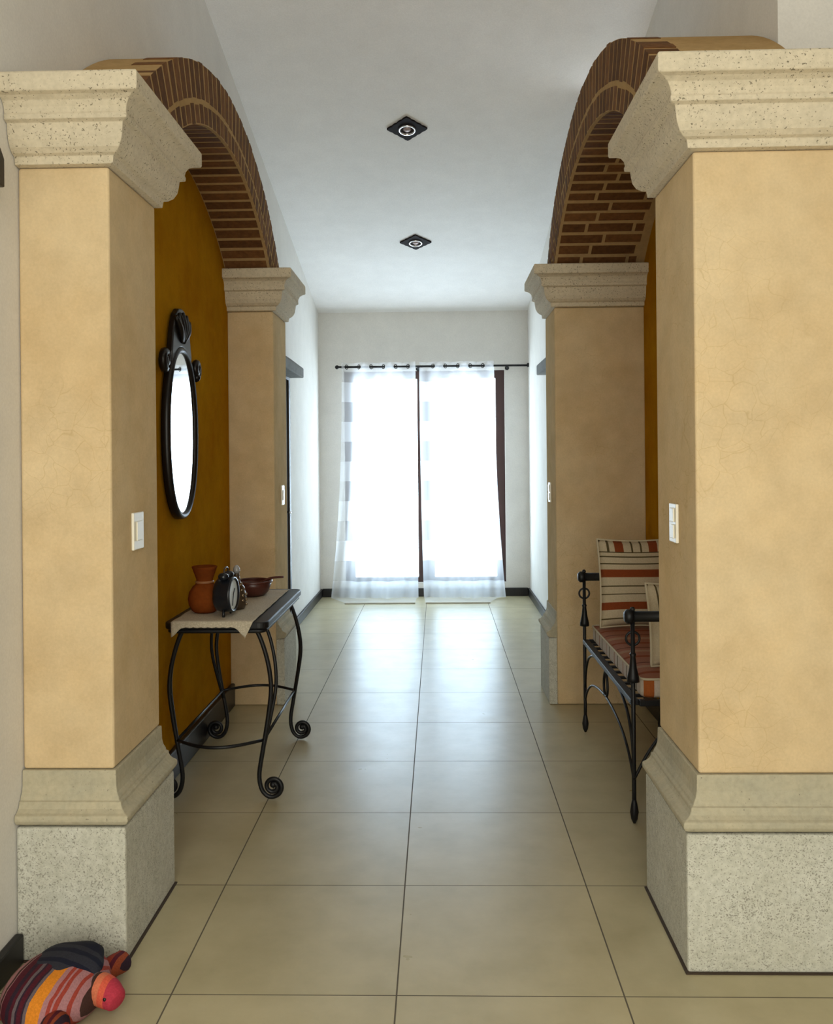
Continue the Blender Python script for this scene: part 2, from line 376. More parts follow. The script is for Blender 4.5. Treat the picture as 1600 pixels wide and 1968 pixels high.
# door and stone door hoods in the far hall, dark timber end over the near wall
d1 = struct('door_1', box(BM(), XL, XL + 0.006, 6.05, 7.05, 0, 2.05), M['dark_wood'], 'dark wooden door in the far hall', 'door')
b = BM(); box(b, XL, XL + 0.022, 7.05, 7.115, 0, 2.075); box(b, XL, XL + 0.022, 5.99, 6.05, 0, 2.075); box(b, XL, XL + 0.022, 6.05, 7.05, 2.05, 2.075); obj('door_frame', b, M['dark_wood'], d1)
b = BM(); tube(b, [(XL + 0.006, 6.95, 1.0), (XL + 0.05, 6.95, 1.0), (XL + 0.05, 6.85, 1.0)], 0.009); obj('door_handle', b, M['chrome'], d1, True)
hood = [(0, 2.078), (0.125, 2.078), (0.125, 2.155), (0.02, 2.235), (0, 2.24)]
b = BM(); prism(b, [(XL + p, z) for p, z in hood], 'y', 5.75, 7.17); bevel(struct('trim_1', b, M['lintel'], 'grey stone hood over the doorway', 'trim'), 0.008)
b = BM(); prism(b, [(XR - p, z) for p, z in hood], 'y', 5.75, 7.15); bevel(struct('trim_2', b, M['lintel'], 'grey stone hood facing the doorway', 'trim'), 0.008)
b = BM(); prism(b, [(1.2, 2.14), (2.283, 2.14), (2.283, 2.215), (2.262, 2.24), (1.2, 2.24)], 'x', XL, XL + 0.085); bevel(struct('trim_3', b, M['dark_wood'], 'dark timber lintel end on the near white wall', 'trim'), 0.004)

# ------------------------------------------------------------------ windows
w1 = struct('window_1', box(BM(), WX0, WX1, YE + 0.05, YE + 0.12, WZ0, WZ0 + 0.05), M['mahogany'], 'mahogany framed window behind the sheer curtains', 'window')
def stile(x0, x1, z0=WZ0 + 0.05, z1=WZ1 - 0.08, nm='window_frame'):
    obj(nm, box(BM(), x0, x1, YE + 0.045, YE + 0.115, z0, z1), M['mahogany'], w1)
stile(WX0, WX0 + 0.10); stile(-0.205, -0.035); stile(WX1 - 0.09, WX1); stile(WX0, WX1, WZ1 - 0.08, WZ1)
obj('pane', box(BM(), WX0 + 0.10, -0.205, YE + 0.075, YE + 0.081, WZ0 + 0.05, WZ1 - 0.08), M['glass'], w1)
obj('pane', box(BM(), -0.035, WX1 - 0.09, YE + 0.075, YE + 0.081, WZ0 + 0.05, WZ1 - 0.08), M['glass'], w1)
w2 = struct('window_added', box(BM(), BX0, BX1, YB - 0.13, YB - 0.05, BZ0, BZ0 + 0.05), M['mahogany'], 'unseen window added behind the camera to let in light', 'window')  # added window, sized and placed for the light on the pillar fronts
b = BM()
for x in (BX0, 0.05, BX1 - 0.06): box(b, x, x + 0.06, YB - 0.13, YB - 0.05, BZ0 + 0.05, BZ1 - 0.06)
box(b, BX0, BX1, YB - 0.13, YB - 0.05, BZ1 - 0.06, BZ1); obj('window_frame', b, M['mahogany'], w2)
for x0, x1 in ((BX0 + 0.06, 0.05), (0.11, BX1 - 0.06)): obj('pane', box(BM(), x0, x1, YB - 0.09, YB - 0.084, BZ0 + 0.05, BZ1 - 0.06), M['glass'], w2)

# ------------------------------------------------------------------ pillars
CAP = [(0, 2.274), (0.020, 2.276), (0.023, 2.298), (0.036, 2.303), (0.050, 2.315), (0.060, 2.335), (0.064, 2.358), (0.066, 2.378), (0.082, 2.384), (0.083, 2.396),
       (0.080, 2.402), (0.083, 2.417), (0.092, 2.432), (0.108, 2.441), (0.124, 2.445), (0.127, 2.450), (0.127, 2.494), (0.122, 2.500), (0, 2.500)]
MLD = [(0.007, 0.530), (0.008, 0.506), (0.0085, 0.486), (0.013, 0.468), (0.021, 0.456), (0.022, 0.449), (0.030, 0.447), (0.031, 0.438), (0.036, 0.429), (0.047, 0.421), (0.057, 0.417), (0.059, 0.413), (0.059, 0.402), (0.053, 0.392), (0.042, 0.386), (0.0, 0.3815)][::-1]
def pillar(label, x0, x1, y0, y1, capsides, basesides, extra=None):
    t = thing('pillar', label, 'pillar', ((x0 + x1) / 2, (y0 + y1) / 2, 0))
    bm = BM(); box(bm, x0, x1, y0, y1, 0.531, 2.273)
    if extra: box(bm, *extra, 0.0, 2.273)
    bevel(obj('shaft', bm, M['ochre'], t), 0.008, 3)
    bm = BM(); rings(bm, CAP, x0, x1, y0, y1, capsides); bevel(obj('capital', bm, M['capital'], t), 0.0035, 2, 25)
    bm = BM(); rings(bm, MLD, x0, x1, y0, y1, basesides); bevel(obj('base_moulding', bm, M['mould'], t), 0.003, 2, 25)
    W, E, S, Nn = basesides; q = 0.048
    bm = BM(); box(bm, x0 - W * q, x1 + E * q, y0 - S * q, y1 + Nn * q, 0.001, 0.381); bevel(obj('plinth', bm, M['plinth'], t), 0.007, 2)
    bm = BM(); w = q + 0.007; box(bm, x0 - W * w, x1 + E * w, y0 - S * w, y1 + Nn * w, 0.0004, 0.0045); obj('grout_joint', bm, M['joint'], t)
    return t
pillar('ochre plastered pillar with stone capital, standing behind the striped turtle plush', XL + 0.002, LX, 2.528, 2.946, (0, 1, 1, 1), (0, 1, 1, 0))
pillar('broad ochre plastered pillar with stone capital that hides the near end of the bench', RX, 1.33, 2.486, 2.92, (1, 0, 1, 1), (1, 0, 1, 0))
def far_pillar(label, x0, x1, capsides, basesides):
    # the far pillars: ochre front runs to the floor, the stone base shows on the hall side only
    t = thing('pillar', label, 'pillar', ((x0 + x1) / 2, 5.277, 0)); y0, y1 = 5.068, 5.486
    bm = BM(); box(bm, x0, x1, y0, y1, 0.001, 2.273); bevel(obj('shaft', bm, M['ochre'], t), 0.008, 3)
    bm = BM(); rings(bm, CAP, x0, x1, y0, y1, capsides); bevel(obj('capital', bm, M['capital'], t), 0.0035, 2, 25)
    hx = x1 if basesides[1] else x0; s = 1 if basesides[1] else -1
    bm = BM(); prism(bm, [(hx + s * p, z) for p, z in MLD] + [(hx, 0.530)], 'y', y0 + 0.002, y1 - 0.002); obj('base_moulding', bm, M['mould'], t)
    bm = BM(); box(bm, min(hx, hx + s * 0.048), max(hx, hx + s * 0.048), y0 + 0.002, y1 - 0.002, 0.001, 0.381); bevel(obj('plinth', bm, M['plinth'], t), 0.005, 2)
    return t
far_pillar('slim ochre pillar with stone capital rising behind the console table', XL + 0.002, LX + 0.002, (0, 1, 1, 0), (0, 1))
far_pillar('ochre pillar with stone capital rising behind the far arm of the bench', RXF, XA - 0.002, (1, 0, 1, 0), (1, 0))

# ------------------------------------------------------------------ brick arches
def arch(key, label, face, xw, sgn, nb):
    """face(y) = x of the hall face; xw = wall; sgn = +1 when the face looks to +x"""
    a = ARCH[key]; yc, zc, R = a['yc'], a['zc'], a['R']; Rm, Ro = R + a['t1'], R + a['t2']
    t = thing('brick_arch', label, 'arch', (face(yc), yc, ZS))
    def pt(r, th): return (yc + r * sin(th), max(zc + r * cos(th), ZS + 0.0005))
    def amax(r): return math.acos(min(1, (ZS - zc) / r))
    # mortar body and plastered back
    bm = BM(); n = 48; L = []
    for i in range(n + 1):
        f = -1 + 2 * i / n
        p1, p2 = pt(R + 0.0008, f * amax(R + 0.0008)), pt(Ro - 0.002, f * amax(Ro - 0.002))
        L.append([bm.verts.new((face(p[0]) - sgn * 0.0008 if q else xw, p[0], p[1])) for p, q in ((p1, 1), (p2, 1), (p2, 0), (p1, 0))])
    for A, B in zip(L, L[1:]):
        for k in range(4): bm.faces.new((A[k], A[(k + 1) % 4], B[(k + 1) % 4], B[k]))
    bm.faces.new(L[0]); bm.faces.new(L[-1][::-1]); obj('mortar_body', bm, M['mortar'], t, False)
    def wedge(bm, r0, r1, t0, t1, xa, xb):
        vs = []
        for s in (0, 1):
            for (r, th) in ((r0, t0), (r0, t1), (r1, t1), (r1, t0)):
                y, z = pt(r, th); x0 = face(y) - sgn * (xb if s else xa); vs.append(bm.verts.new((x0, y, z)))
        if abs(vs[0].co.z - vs[2].co.z) < 1e-3 and abs(vs[1].co.z - vs[3].co.z) < 1e-3:
            bmesh.ops.delete(bm, geom=vs, context='VERTS'); return
        for f in ((3, 2, 1, 0), (4, 5, 6, 7), (0, 1, 5, 4), (1, 2, 6, 5), (2, 3, 7, 6), (3, 0, 4, 7)): bm.faces.new([vs[i] for i in f])
    def ring(nm, r0, r1, pitch, gap, ph):
        bm = BM(); A = amax(r1); k = int(2 * A * r1 / pitch)
        for i in range(k + 1):
            c = -A + (i + ph) * (2 * A / k); hw = (pitch - gap) / 2 / ((r0 + r1) / 2) * random.uniform(0.88, 1.08)
            if c - hw < -A or c + hw > A: continue
            wedge(bm, r0 + random.uniform(0, .006), r1 - random.uniform(0, .007), c - hw, c + hw, random.uniform(-0.0012, -0.0003), 0.11)
        return obj(nm, bm, M['brick'], t)
    ring('outer_brick_ring', Rm + 0.008, Ro + 0.002, 0.074, 0.020, 0.5)
    ring('inner_brick_ring', R + 0.001, Rm - 0.008, 0.070, 0.019, 0.2)
    bm = BM(); A = amax(R); depth = min(abs(xw - face(yy)) for yy in (2.6, yc, 5.4)); pitch = 0.076; k = int(2 * A * R / pitch)
    for i in range(k):
        c = -A + (i + 0.5) * (2 * A / k); hw = (pitch - 0.019) / 2 / R
        x = 0.016
        first = True
        while x < depth - 0.03:
            ln = nb if not first else nb * (0.55, 0.95, 0.72)[i % 3] * random.uniform(0.92, 1.05)
            first = False
            xe = min(x + ln, depth - 0.004)
            wedge(bm, R - random.uniform(.0003, .0014), R + 0.05, c - hw * random.uniform(.9, 1.05), c + hw * random.uniform(.9, 1.05), x, xe)
            x = xe + 0.018
    obj('soffit_bricks', bm, M['brick'], t)
    return t
arch('L', 'narrow brown brick arch springing over the oval mirror', lambda y: LX - 0.001, XL + 0.0068, 1, 2.0)
arch('R', 'deep brown brick arch springing over the cushioned bench', lambda y: RX - 0.002 + (RXF - RX) * min(1, max(0, (y - 2.9) / 2.2)), XA - 0.0068, -1, 0.24)

# ------------------------------------------------------------------ recessed ceiling lamps
def downlight(label, x, y):
    z = ceil_z(y); t = thing('recessed_ceiling_lamp', label, 'ceiling lamp', (x, y, z - 0.001), 'recessed lamps in the hall ceiling')
    ang = -math.atan(0.215)
    Rm = Matrix.Translation((x, y, z - 0.001)) @ Matrix.Rotation(ang, 4, 'X')
    def put(nm, bm, mat, sm=False, par=t):
        bmesh.ops.transform(bm, matrix=Rm, verts=bm.verts); return obj(nm, bm, mat, par, sm)
    # scalloped diamond plate with a round hole
    h = 0.134; out = []
    for q in range(4):
        a0 = Vector((cos(q * pi / 2), sin(q * pi / 2))) * h; a1 = Vector((cos((q + 1) * pi / 2), sin((q + 1) * pi / 2))) * h
        nrm = (a0 + a1).normalized()
        for i in range(24):
            f = i / 24; p = a0.lerp(a1, f); s = 0.0045 * (abs(sin(f * pi * 4)) - 0.5) if 0.04 < f < 0.96 else 0
            out.append(p + nrm * s)
    bm = BM(); n = len(out); r = 0.052
    inner = []
    for p in out: inner.append(p.normalized() * r)
    for z0, z1 in ((-0.012, 0.0),):
        A = [bm.verts.new((p.x, p.y, z0)) for p in out]; B = [bm.verts.new((p.x, p.y, z0)) for p in inner]; Cc = [bm.verts.new((p.x, p.y, z1)) for p in out]
        D = [bm.verts.new((p.x, p.y, z1)) for p in inner]
        for i in range(n):
            j = (i + 1) % n
            bm.faces.new((A[i], A[j], B[j], B[i])); bm.faces.new((A[i], A[j], Cc[j], Cc[i])); bm.faces.new((B[i], B[j], D[j], D[i])); bm.faces.new((Cc[i], Cc[j], D[j], D[i]))
    put('diamond_plate', bm, M['lamp_plate'])
    bm = BM(); lathe(bm, [(0.056, -0.012), (0.058, -0.018), (0.054, -0.023), (0.047, -0.022), (0.044, -0.014), (0.044, -0.008), (0.056, -0.008)], (0, 0, 0), 40, close=False)
    put('chrome_ring', bm, M['chrome'], True)
    bm = BM(); lathe(bm, [(0.044, -0.014), (0.038, -0.004), (0.0, -0.003)], (0, 0, 0), 32, close=False); rf = put('reflector', bm, M['dark_wood'], True)
    bm = BM(); lathe(bm, [(0.026, -0.004), (0.027, -0.012), (0.018, -0.020), (0.0, -0.023)], (0, 0, 0), 24, close=False); put('bulb', bm, M['bulb'], True)
    return t
downlight('black diamond recessed ceiling lamp, larger one higher in view, nearer the brick arches', -0.181, 5.82)
downlight('black diamond recessed ceiling lamp, smaller one, nearer the curtained window', -0.169, 7.455)

# ------------------------------------------------------------------ light switches
def switch(label, x, s, y, z, w, h, rockers):
    x += s * 0.0006; t = thing('light_switch', label, 'light switch', (x, y, z), 'light switches on the pillars')
    bm = BM(); box(bm, min(x, x + s * 0.009), max(x, x + s * 0.009), y - w / 2, y + w / 2, z - h / 2, z + h / 2); bevel(obj('cover_plate', bm, M['plate_white'], t), 0.003)
    n = rockers
    for i in range(n):
        zc = z + (i - (n - 1) / 2) * 0.05; hh = 0.021 if n > 1 else 0.03
        bm = BM(); box(bm, min(x + s * 0.009, x + s * 0.013), max(x + s * 0.009, x + s * 0.013), y - w * 0.27, y + w * 0.27, zc - hh, zc + hh); bevel(obj('rocker', bm, M['plate_white'], t), 0.002)
    return t
switch('cream light switch on the pillar behind the turtle plush', LX, 1, 2.732, 1.203, 0.092, 0.116, 1)
switch('cream light switch on the broad pillar beside the bench', RX, -1, 2.702, 1.217, 0.080, 0.118, 2)
switch('thin cream light switch on the slim pillar behind the console table', LX + 0.002, 1, 5.30, 1.203, 0.085, 0.118, 1)
switch('thin cream light switch on the pillar behind the bench', RXF, -1, 5.30, 1.207, 0.085, 0.118, 2)

# ------------------------------------------------------------------ curtains
rod_y, rod_z = 8.93, 2.345
t = thing('curtain_rod', 'thin black curtain rod above the window, ball finial at one end', 'curtain rod', (-0.04, rod_y, rod_z))
bm = BM(); tube(bm, [(-1.0, rod_y, rod_z), (XR - 0.004, rod_y, rod_z - 0.003)], 0.0105, 12); obj('rod', bm, M['iron'], t, True)
bm = BM(); ball(bm, (-1.012, rod_y, rod_z), 0.021); obj('finial', bm, M['iron'], t, True)
for x in (-0.19, 0.715):
    bm = BM(); tube(bm, [(x, rod_y, rod_z - 0.014), (x, YE - 0.001, rod_z - 0.02)], 0.007, 8); tube(bm, [(x, YE - 0.008, rod_z - 0.02), (x, YE - 0.001, rod_z - 0.02)], 0.022, 12); obj('bracket', bm, M['iron'], t, True)
bm = BM(); tube(bm, [(XR - 0.018, rod_y, rod_z), (XR - 0.002, rod_y, rod_z)], 0.021, 14); obj('end_cup', bm, M['iron'], t, True)
def curtain(label, xt0, xt1, xb0, xb1, phase, hem0, hem1):
    t = thing('sheer_curtain', label, 'curtain', ((xt0 + xt1) / 2, rod_y, 0), 'sheer curtains at the end window')
    bm = BM(); nx = 128; V = []; ZT = [2.388 - 0.0075 * k for k in range(12)]; ZT += [ZT[-1] - (ZT[-1] - 0.012) * k / 44 for k in range(1, 45)]
    for z in ZT:
        f = (2.388 - z) / 2.376; g = f ** 2.2; row = []
        for i in range(nx + 1):
            u = i / nx
            x = (xt0 + (xt1 - xt0) * u) * (1 - g) + (xb0 + (xb1 - xb0) * u) * g
            am = 0.040 * (1 - 0.45 * f)
            y = rod_y + am * sin(2 * pi * 3 * u + phase) + 0.010 * sin(2 * pi * 8 * u + 5 * f + phase) * f - 0.10 * g * (0.4 + 0.6 * sin(pi * u))
            row.append(bm.verts.new((x, y, z)))
        V.append(row)
    for A, B in zip(V, V[1:]):
        for i in range(nx):
            q = (A[i], A[i + 1], B[i + 1], B[i]); m = sum((v.co for v in q), Vector()) / 4
            if abs(m.z - rod_z) < 0.0165 and abs(m.y - rod_y) < 0.0185: continue
            bm.faces.new(q)
    bmesh.ops.delete(bm, geom=[v for v in bm.verts if not v.link_faces], context='VERTS')
    obj('fabric', bm, M['sheer'], t, True)
    # the over-long end lies folded forward on the floor
    bm = BM(); V = []
    for j in range(9):
        f = j / 8; row = []
        for i in range(31):
            u = i / 30; x = (xb0 + (xb1 - xb0) * u) * (1 - f) + (hem0 + (hem1 - hem0) * u) * f
            yb = rod_y + 0.022 * sin(6 * pi * u + phase) - 0.10 * (0.4 + 0.6 * sin(pi * u))
            row.append(bm.verts.new((x, yb * (1 - f) + 8.575 * f, 0.012 + 0.018 * sin(pi * f) * (0.5 + 0.5 * sin(9 * u + phase)))))
        V.append(row)
    for j in range(8):
        for i in range(30): bm.faces.new((V[j][i], V[j][i + 1], V[j + 1][i + 1], V[j + 1][i]))
    obj('trailing_hem', bm, M['sheer'], t, True)
    bm = BM(); box(bm, hem0, hem1, 8.56, 8.585, 0.001, 0.016); bevel(obj('hem_band', bm, M['hem'], t), 0.003)
    # metal eyelets where the rod threads the heading
    k = 0
    for i in range(6):
        u = (i + 0.5) / 6 - phase / (6 * pi) / 1.0
        u = (i * pi - phase) / (6 * pi)
        if not 0.02 < u < 0.98: continue
        x = xt0 + (xt1 - xt0) * u; sl = 0.040 * 6 * pi / (xt1 - xt0) * (1 if cos(6 * pi * u + phase) > 0 else -1)
        d = Vector((1, sl, 0)).normalized(); pts = []
        for q in range(18):
            aa = 2 * pi * q / 18; pts.append(Vector((x, rod_y, rod_z)) + d * (0.021 * cos(aa)) + Vector((0, 0, 0.021 * sin(aa))))
        bm = BM(); tube(bm, pts, 0.004, 6, True); obj('eyelet', bm, M['iron'], t, True)
    return t
M['hem'] = simple('curtain_hem', (0.62, 0.60, 0.56), 0.9)
curtain('white sheer eyelet curtain on the finial end of the rod, nearer the doorway', -0.962, -0.215, -1.085, -0.205, -1.2, -0.92, -0.23)
curtain('white sheer eyelet curtain beside the bare stretch of rod and the mahogany stile', -0.178, 0.578, -0.150, 0.672, -0.3, -0.13, 0.50)

# ------------------------------------------------------------------ oval wall mirror
t = thing('wall_mirror', 'tall oval mirror in carved black frame on the golden wall', 'mirror', (XL + 0.006, 4.1, 1.15))
MX = XL + 0.03; MC = (4.015, 1.545)
def oval(a, bb, n=72, pw=2.15):
    out = []
    for i in range(n):
        th = 2 * pi * i / n; c, s = cos(th), sin(th)
        out.append((a * math.copysign(abs(c) ** (2 / pw), c), bb * math.copysign(abs(s) ** (2 / pw), s)))
    return out
tilt = Matrix.Translation((MX, MC[0], 0)) @ Matrix.Rotation(radians(-0.3), 4, 'Z') @ Matrix.Translation((-MX, -MC[0], 0))
def mput(nm, bm, mat, sm=False):
    bmesh.ops.transform(bm, matrix=tilt, verts=bm.verts); return obj(nm, bm, mat, t, sm)
bm = BM(); o1 = oval(0.207, 0.372); prism(bm, [(MC[0] + p, MC[1] + q) for p, q in o1], 'x', MX, MX + 0.012); mput('mirror_glass', bm, M['mirror'])
bm = BM()
prf = [(0.198, 0.362, 0.011), (0.203, 0.367, 0.020), (0.215, 0.380, 0.026), (0.227, 0.392, 0.018), (0.230, 0.395, 0.004), (0.230, 0.395, -0.012), (0.198, 0.362, -0.012)]
L = [[bm.verts.new((MX + h, MC[0] + p, MC[1] + q)) for p, q in oval(a, c)] for a, c, h in prf]
for A, B in zip(L, L[1:] + L[:1]):
    for i in range(72): bm.faces.new((A[i], A[(i + 1) % 72], B[(i + 1) % 72], B[i]))
mput('carved_frame', bm, M['frame_black'], True)
# crest: a domed shell board with a central ridge, two side ears
bm = BM(); pts = [(-0.145, 0.300), (-0.150, 0.36), (-0.135, 0.42), (-0.115, 0.48), (-0.085, 0.535), (-0.045, 0.563), (0, 0.570), (0.045, 0.563), (0.085, 0.535), (0.115, 0.48), (0.135, 0.42), (0.150, 0.36), (0.145, 0.300), (0.10, 0.352), (0.05, 0.384), (0, 0.394), (-0.05, 0.384), (-0.10, 0.352)]
prism(bm, [(MC[0] + p, MC[1] + q) for p, q in pts], 'x', MX - 0.012, MX + 0.016)
cr = mput('crest', bm, M['frame_black']); bevel(cr, 0.006)
bm = BM()
for k in range(-2, 3):
    a = k * 0.32; pts = []
    for i in range(8):
        f = i / 7; rr = 0.02 + 0.13 * f
        pts.append((MX + 0.018 + 0.008 * sin(pi * f), MC[0] + sin(a) * rr * 1.15, MC[1] + 0.40 + cos(a) * rr))
    tube(bm, pts, lambda f: 0.016 * (1 - 0.4 * abs(2 * f - 1)), 8)
mput('shell_carving', bm, M['frame_black'], True)
for s in (-1, 1):
    bm = BM(); ctr = Vector((MX + 0.010, MC[0] + s * 0.238, MC[1] + 0.315)); pts = []
    for i in range(26):
        f = i / 25; a = -pi / 2 + f * 3.6 * pi / 2 * 1.5; rr = 0.043 * (1 - 0.8 * f)
        pts.append(ctr + Vector((0.004 * f, s * rr * cos(a) * 0.85, rr * sin(a))))
    tube(bm, pts, lambda f: 0.020 - 0.004 * f, 8); mput('side_scroll', bm, M['frame_black'], True)

# ------------------------------------------------------------------ wrought-iron console table
TT = 0.752
t = thing('console_table', 'wrought iron console table with scrolled feet under the oval mirror', 'table', (-0.92, 4.06, 0))
def rrect(x0, x1, y0, y1, r, n=6):
    out = []
    for cx, cy, a0 in ((x1 - r, y1 - r, 0), (x0 + r, y1 - r, pi / 2), (x0 + r, y0 + r, pi), (x1 - r, y0 + r, 3 * pi / 2)):
        for i in range(n + 1): a = a0 + pi / 2 * i / n; out.append((cx + r * cos(a), cy + r * sin(a)))
    return out
bm = BM(); prism(bm, rrect(-1.135, -0.705, 3.60, 4.53, 0.04), 'z', TT - 0.028, TT); bevel(obj('tabletop', bm, M['table'] if 'table' in M else M['iron'], t), 0.005)
bm = BM(); ap = [(x, y, TT - 0.038) for x, y in rrect(-1.12, -0.72, 3.62, 4.51, 0.03)]; tube(bm, ap, 0.009, 6, True); obj('apron_rail', bm, M['iron'], t, True)
LEG = [(0.0, 0.724), (0.022, 0.685), (0.045, 0.62), (0.063, 0.54), (0.069, 0.455), (0.056, 0.345), (0.034, 0.215), (0.017, 0.110), (0.024, 0.05), (0.045, 0.020), (0.071, 0.0125)]
for i in range(1, 15):
    f = i / 14; a = -pi / 2 + f * 3.1 * pi; r = 0.043 * (1 - 0.78 * f); LEG.append((0.071 + 0.006 * f + r * cos(a) * 1.0, 0.0555 + r * sin(a)))
def leg(x0, s, y0, sy):
    lg_pts = [(x0 + s * p, y0, z) for p, z in LEG]
    bm = BM(); tube(bm, lg_pts, lambda f: 0.0095 if f < 0.9 else 0.0095 + 0.004 * (f - 0.9) / 0.1, 8, False, 4)
    # the twin rod of the same leg joins it low down
    tw = [(x0 + s * (p + 0.022 * max(0, (z - 0.2) / 0.52)), y0 + sy * 0.088 * max(0, (z - 0.19) / 0.53) ** 0.85, z) for p, z in LEG[:7]]
    tube(bm, tw, 0.0078, 8, False, 4)
    obj('leg', bm, M['iron'], t, True)
    bm = BM(); ball(bm, (x0 + s * LEG[-1][0], y0, LEG[-1][1]), 0.014, 1, 1.1, 1); obj('foot_knob', bm, M['iron'], t, True)
for x0, s in ((-0.773, 1), (-1.062, -1)):
    leg(x0, s, 3.666, 1); leg(x0, s, 4.452, -1)
zs = 0.25
def arcpts(y, d):
    return [(-1.10 + 0.364 * i / 12, y + d * sin(pi * i / 12), zs) for i in range(13)]
bm = BM(); tube(bm, arcpts(3.666, -0.10), 0.007, 8); obj('stretcher', bm, M['iron'], t, True)
bm = BM(); tube(bm, arcpts(4.452, 0.10), 0.007, 8); obj('stretcher', bm, M['iron'], t, True)
for x in (-0.736, -1.10):
    bm = BM(); tube(bm, [(x, 3.666, zs), (x, 4.452, zs)], 0.0065, 8); obj('stretcher', bm, M['iron'], t, True)

# lace runner: lies on the top and drops over the near edge, pointed corners
bm = BM(); nx, ny = 40, 44; V = []
x0, x1, ye, yb = -1.10, -0.762, 3.598, 4.47
for j in range(ny + 1):
    row = []
    for i in range(nx + 1):
        u = i / nx; x = x0 + (x1 - x0) * u
        drop = 0.020 + 0.004 * abs(sin(u * pi * 11)) + 0.042 * max(0, 1 - u / 0.13) + 0.052 * max(0, 1 - abs(u - 0.93) / 0.15)
        s = (j / 7 - 1) * drop if j < 7 else (j - 7) / (ny - 7) * (yb - ye) - (0.004 if j == 7 else 0)
        if j < 7: row.append(bm.verts.new((x - (0.25 * (u - 0.9) * (-s) / 0.05 if u > 0.9 else 0), ye - 0.004, TT + 0.004 + s)))
        else: row.append(bm.verts.new((x, ye + s, TT + 0.004 + 0.001 * sin(40 * s + 9 * u))))
    V.append(row)
for j in range(ny):
    for i in range(nx): bm.faces.new((V[j][i], V[j][i + 1], V[j + 1][i + 1], V[j + 1][i]))
o = obj('table_runner', bm, M['lace'], None, True, origin=(-0.92, 4.03, TT + 0.004)); tag(o, 'cream lace runner with scalloped hanging edge on the iron console table', 'runner')
sd = o.modifiers.new('thick', 'SOLIDIFY'); sd.thickness = 0.002; sd.offset = 1
TZ = TT + 0.0075

# clay jug
t = thing('clay_jug', 'round terracotta jug with flared neck on the lace runner', 'jug', (-1.018, 3.815, TZ))
cx, cy = -1.018, 3.815
bm = BM(); lathe(bm, [(0.0, 0.0), (0.0421, 0.0), (0.0562, 0.010), (0.0679, 0.035), (0.0714, 0.060), (0.0667, 0.088), (0.0515, 0.112), (0.0386, 0.124), (0.0351, 0.132)], (cx, cy, TZ), 36, close=False); obj('body', bm, M['terracotta'], t, True)
bm = BM(); lathe(bm, [(0.0351, 0.130), (0.0351, 0.142), (0.0410, 0.160), (0.0503, 0.186), (0.0550, 0.198), (0.0515, 0.200), (0.0445, 0.184), (0.0339, 0.158), (0.0304, 0.132)], (cx, cy, TZ), 36, close=False); obj('neck', bm, M['terracotta'], t, True)
bm = BM(); lathe(bm, [(0.0351, 0.126), (0.0404, 0.129), (0.0404, 0.134), (0.0351, 0.137)], (cx, cy, TZ), 36, close=False); obj('collar', bm, simple('pale_clay_band', (0.30, 0.13, 0.05), 0.5), t, True)

# alarm clock, dial towards the hall
cx, cy, cz = -0.905, 3.735, TZ + 0.088
t = thing('alarm_clock', 'black twin-bell alarm clock with pale dial on the lace runner', 'clock', (cx, cy, TZ)); t.rotation_euler = (0, 0, radians(-4))
bm = BM(); lathe(bm, [(0.0, -0.042), (0.058, -0.042), (0.068, -0.034), (0.073, -0.020), (0.073, 0.020), (0.076, 0.028), (0.074, 0.036), (0.066, 0.036), (0.064, 0.028), (0.0, 0.028)], (cx, cy, cz), 40, 'x', False); obj('case', bm, M['clock_black'], t, True)
bm = BM(); lathe(bm, [(0.0, 0.0292), (0.0645, 0.0292), (0.0645, 0.0282), (0, 0.0282)], (cx, cy, cz), 40, 'x', False); fc = obj('dial', bm, M['clock_face'], t)
bm = BM(); tube(bm, [(cx + 0.031, cy, cz), (cx + 0.031, cy + 0.022, cz + 0.024)], 0.0022, 6); obj('hour_hand', bm, M['clock_black'], fc)
bm = BM(); tube(bm, [(cx + 0.0315, cy, cz), (cx + 0.0315, cy - 0.012, cz - 0.046)], 0.0018, 6); obj('minute_hand', bm, M['clock_black'], fc)
for s in (-1, 1):
    c = Vector((cx, cy + s * 0.036, cz + 0.080)); bm = BM(); ball(bm, c, 0.023, 1, 1, 0.75); obj('bell', bm, M['clock_black'], t, True)
    bm = BM(); tube(bm, [(cx, cy + s * 0.040, cz - 0.058), (cx + 0.004, cy + s * 0.052, cz - 0.0875)], 0.006, 8); obj('foot', bm, M['clock_black'], t, True)
bm = BM(); tube(bm, [(cx, cy - 0.03, cz + 0.094), (cx, cy - 0.022, cz + 0.110), (cx, cy, cz + 0.116), (cx, cy + 0.022, cz + 0.110), (cx, cy + 0.03, cz + 0.094)], 0.004, 8, False, 4); obj('handle', bm, M['beads'], t, True)

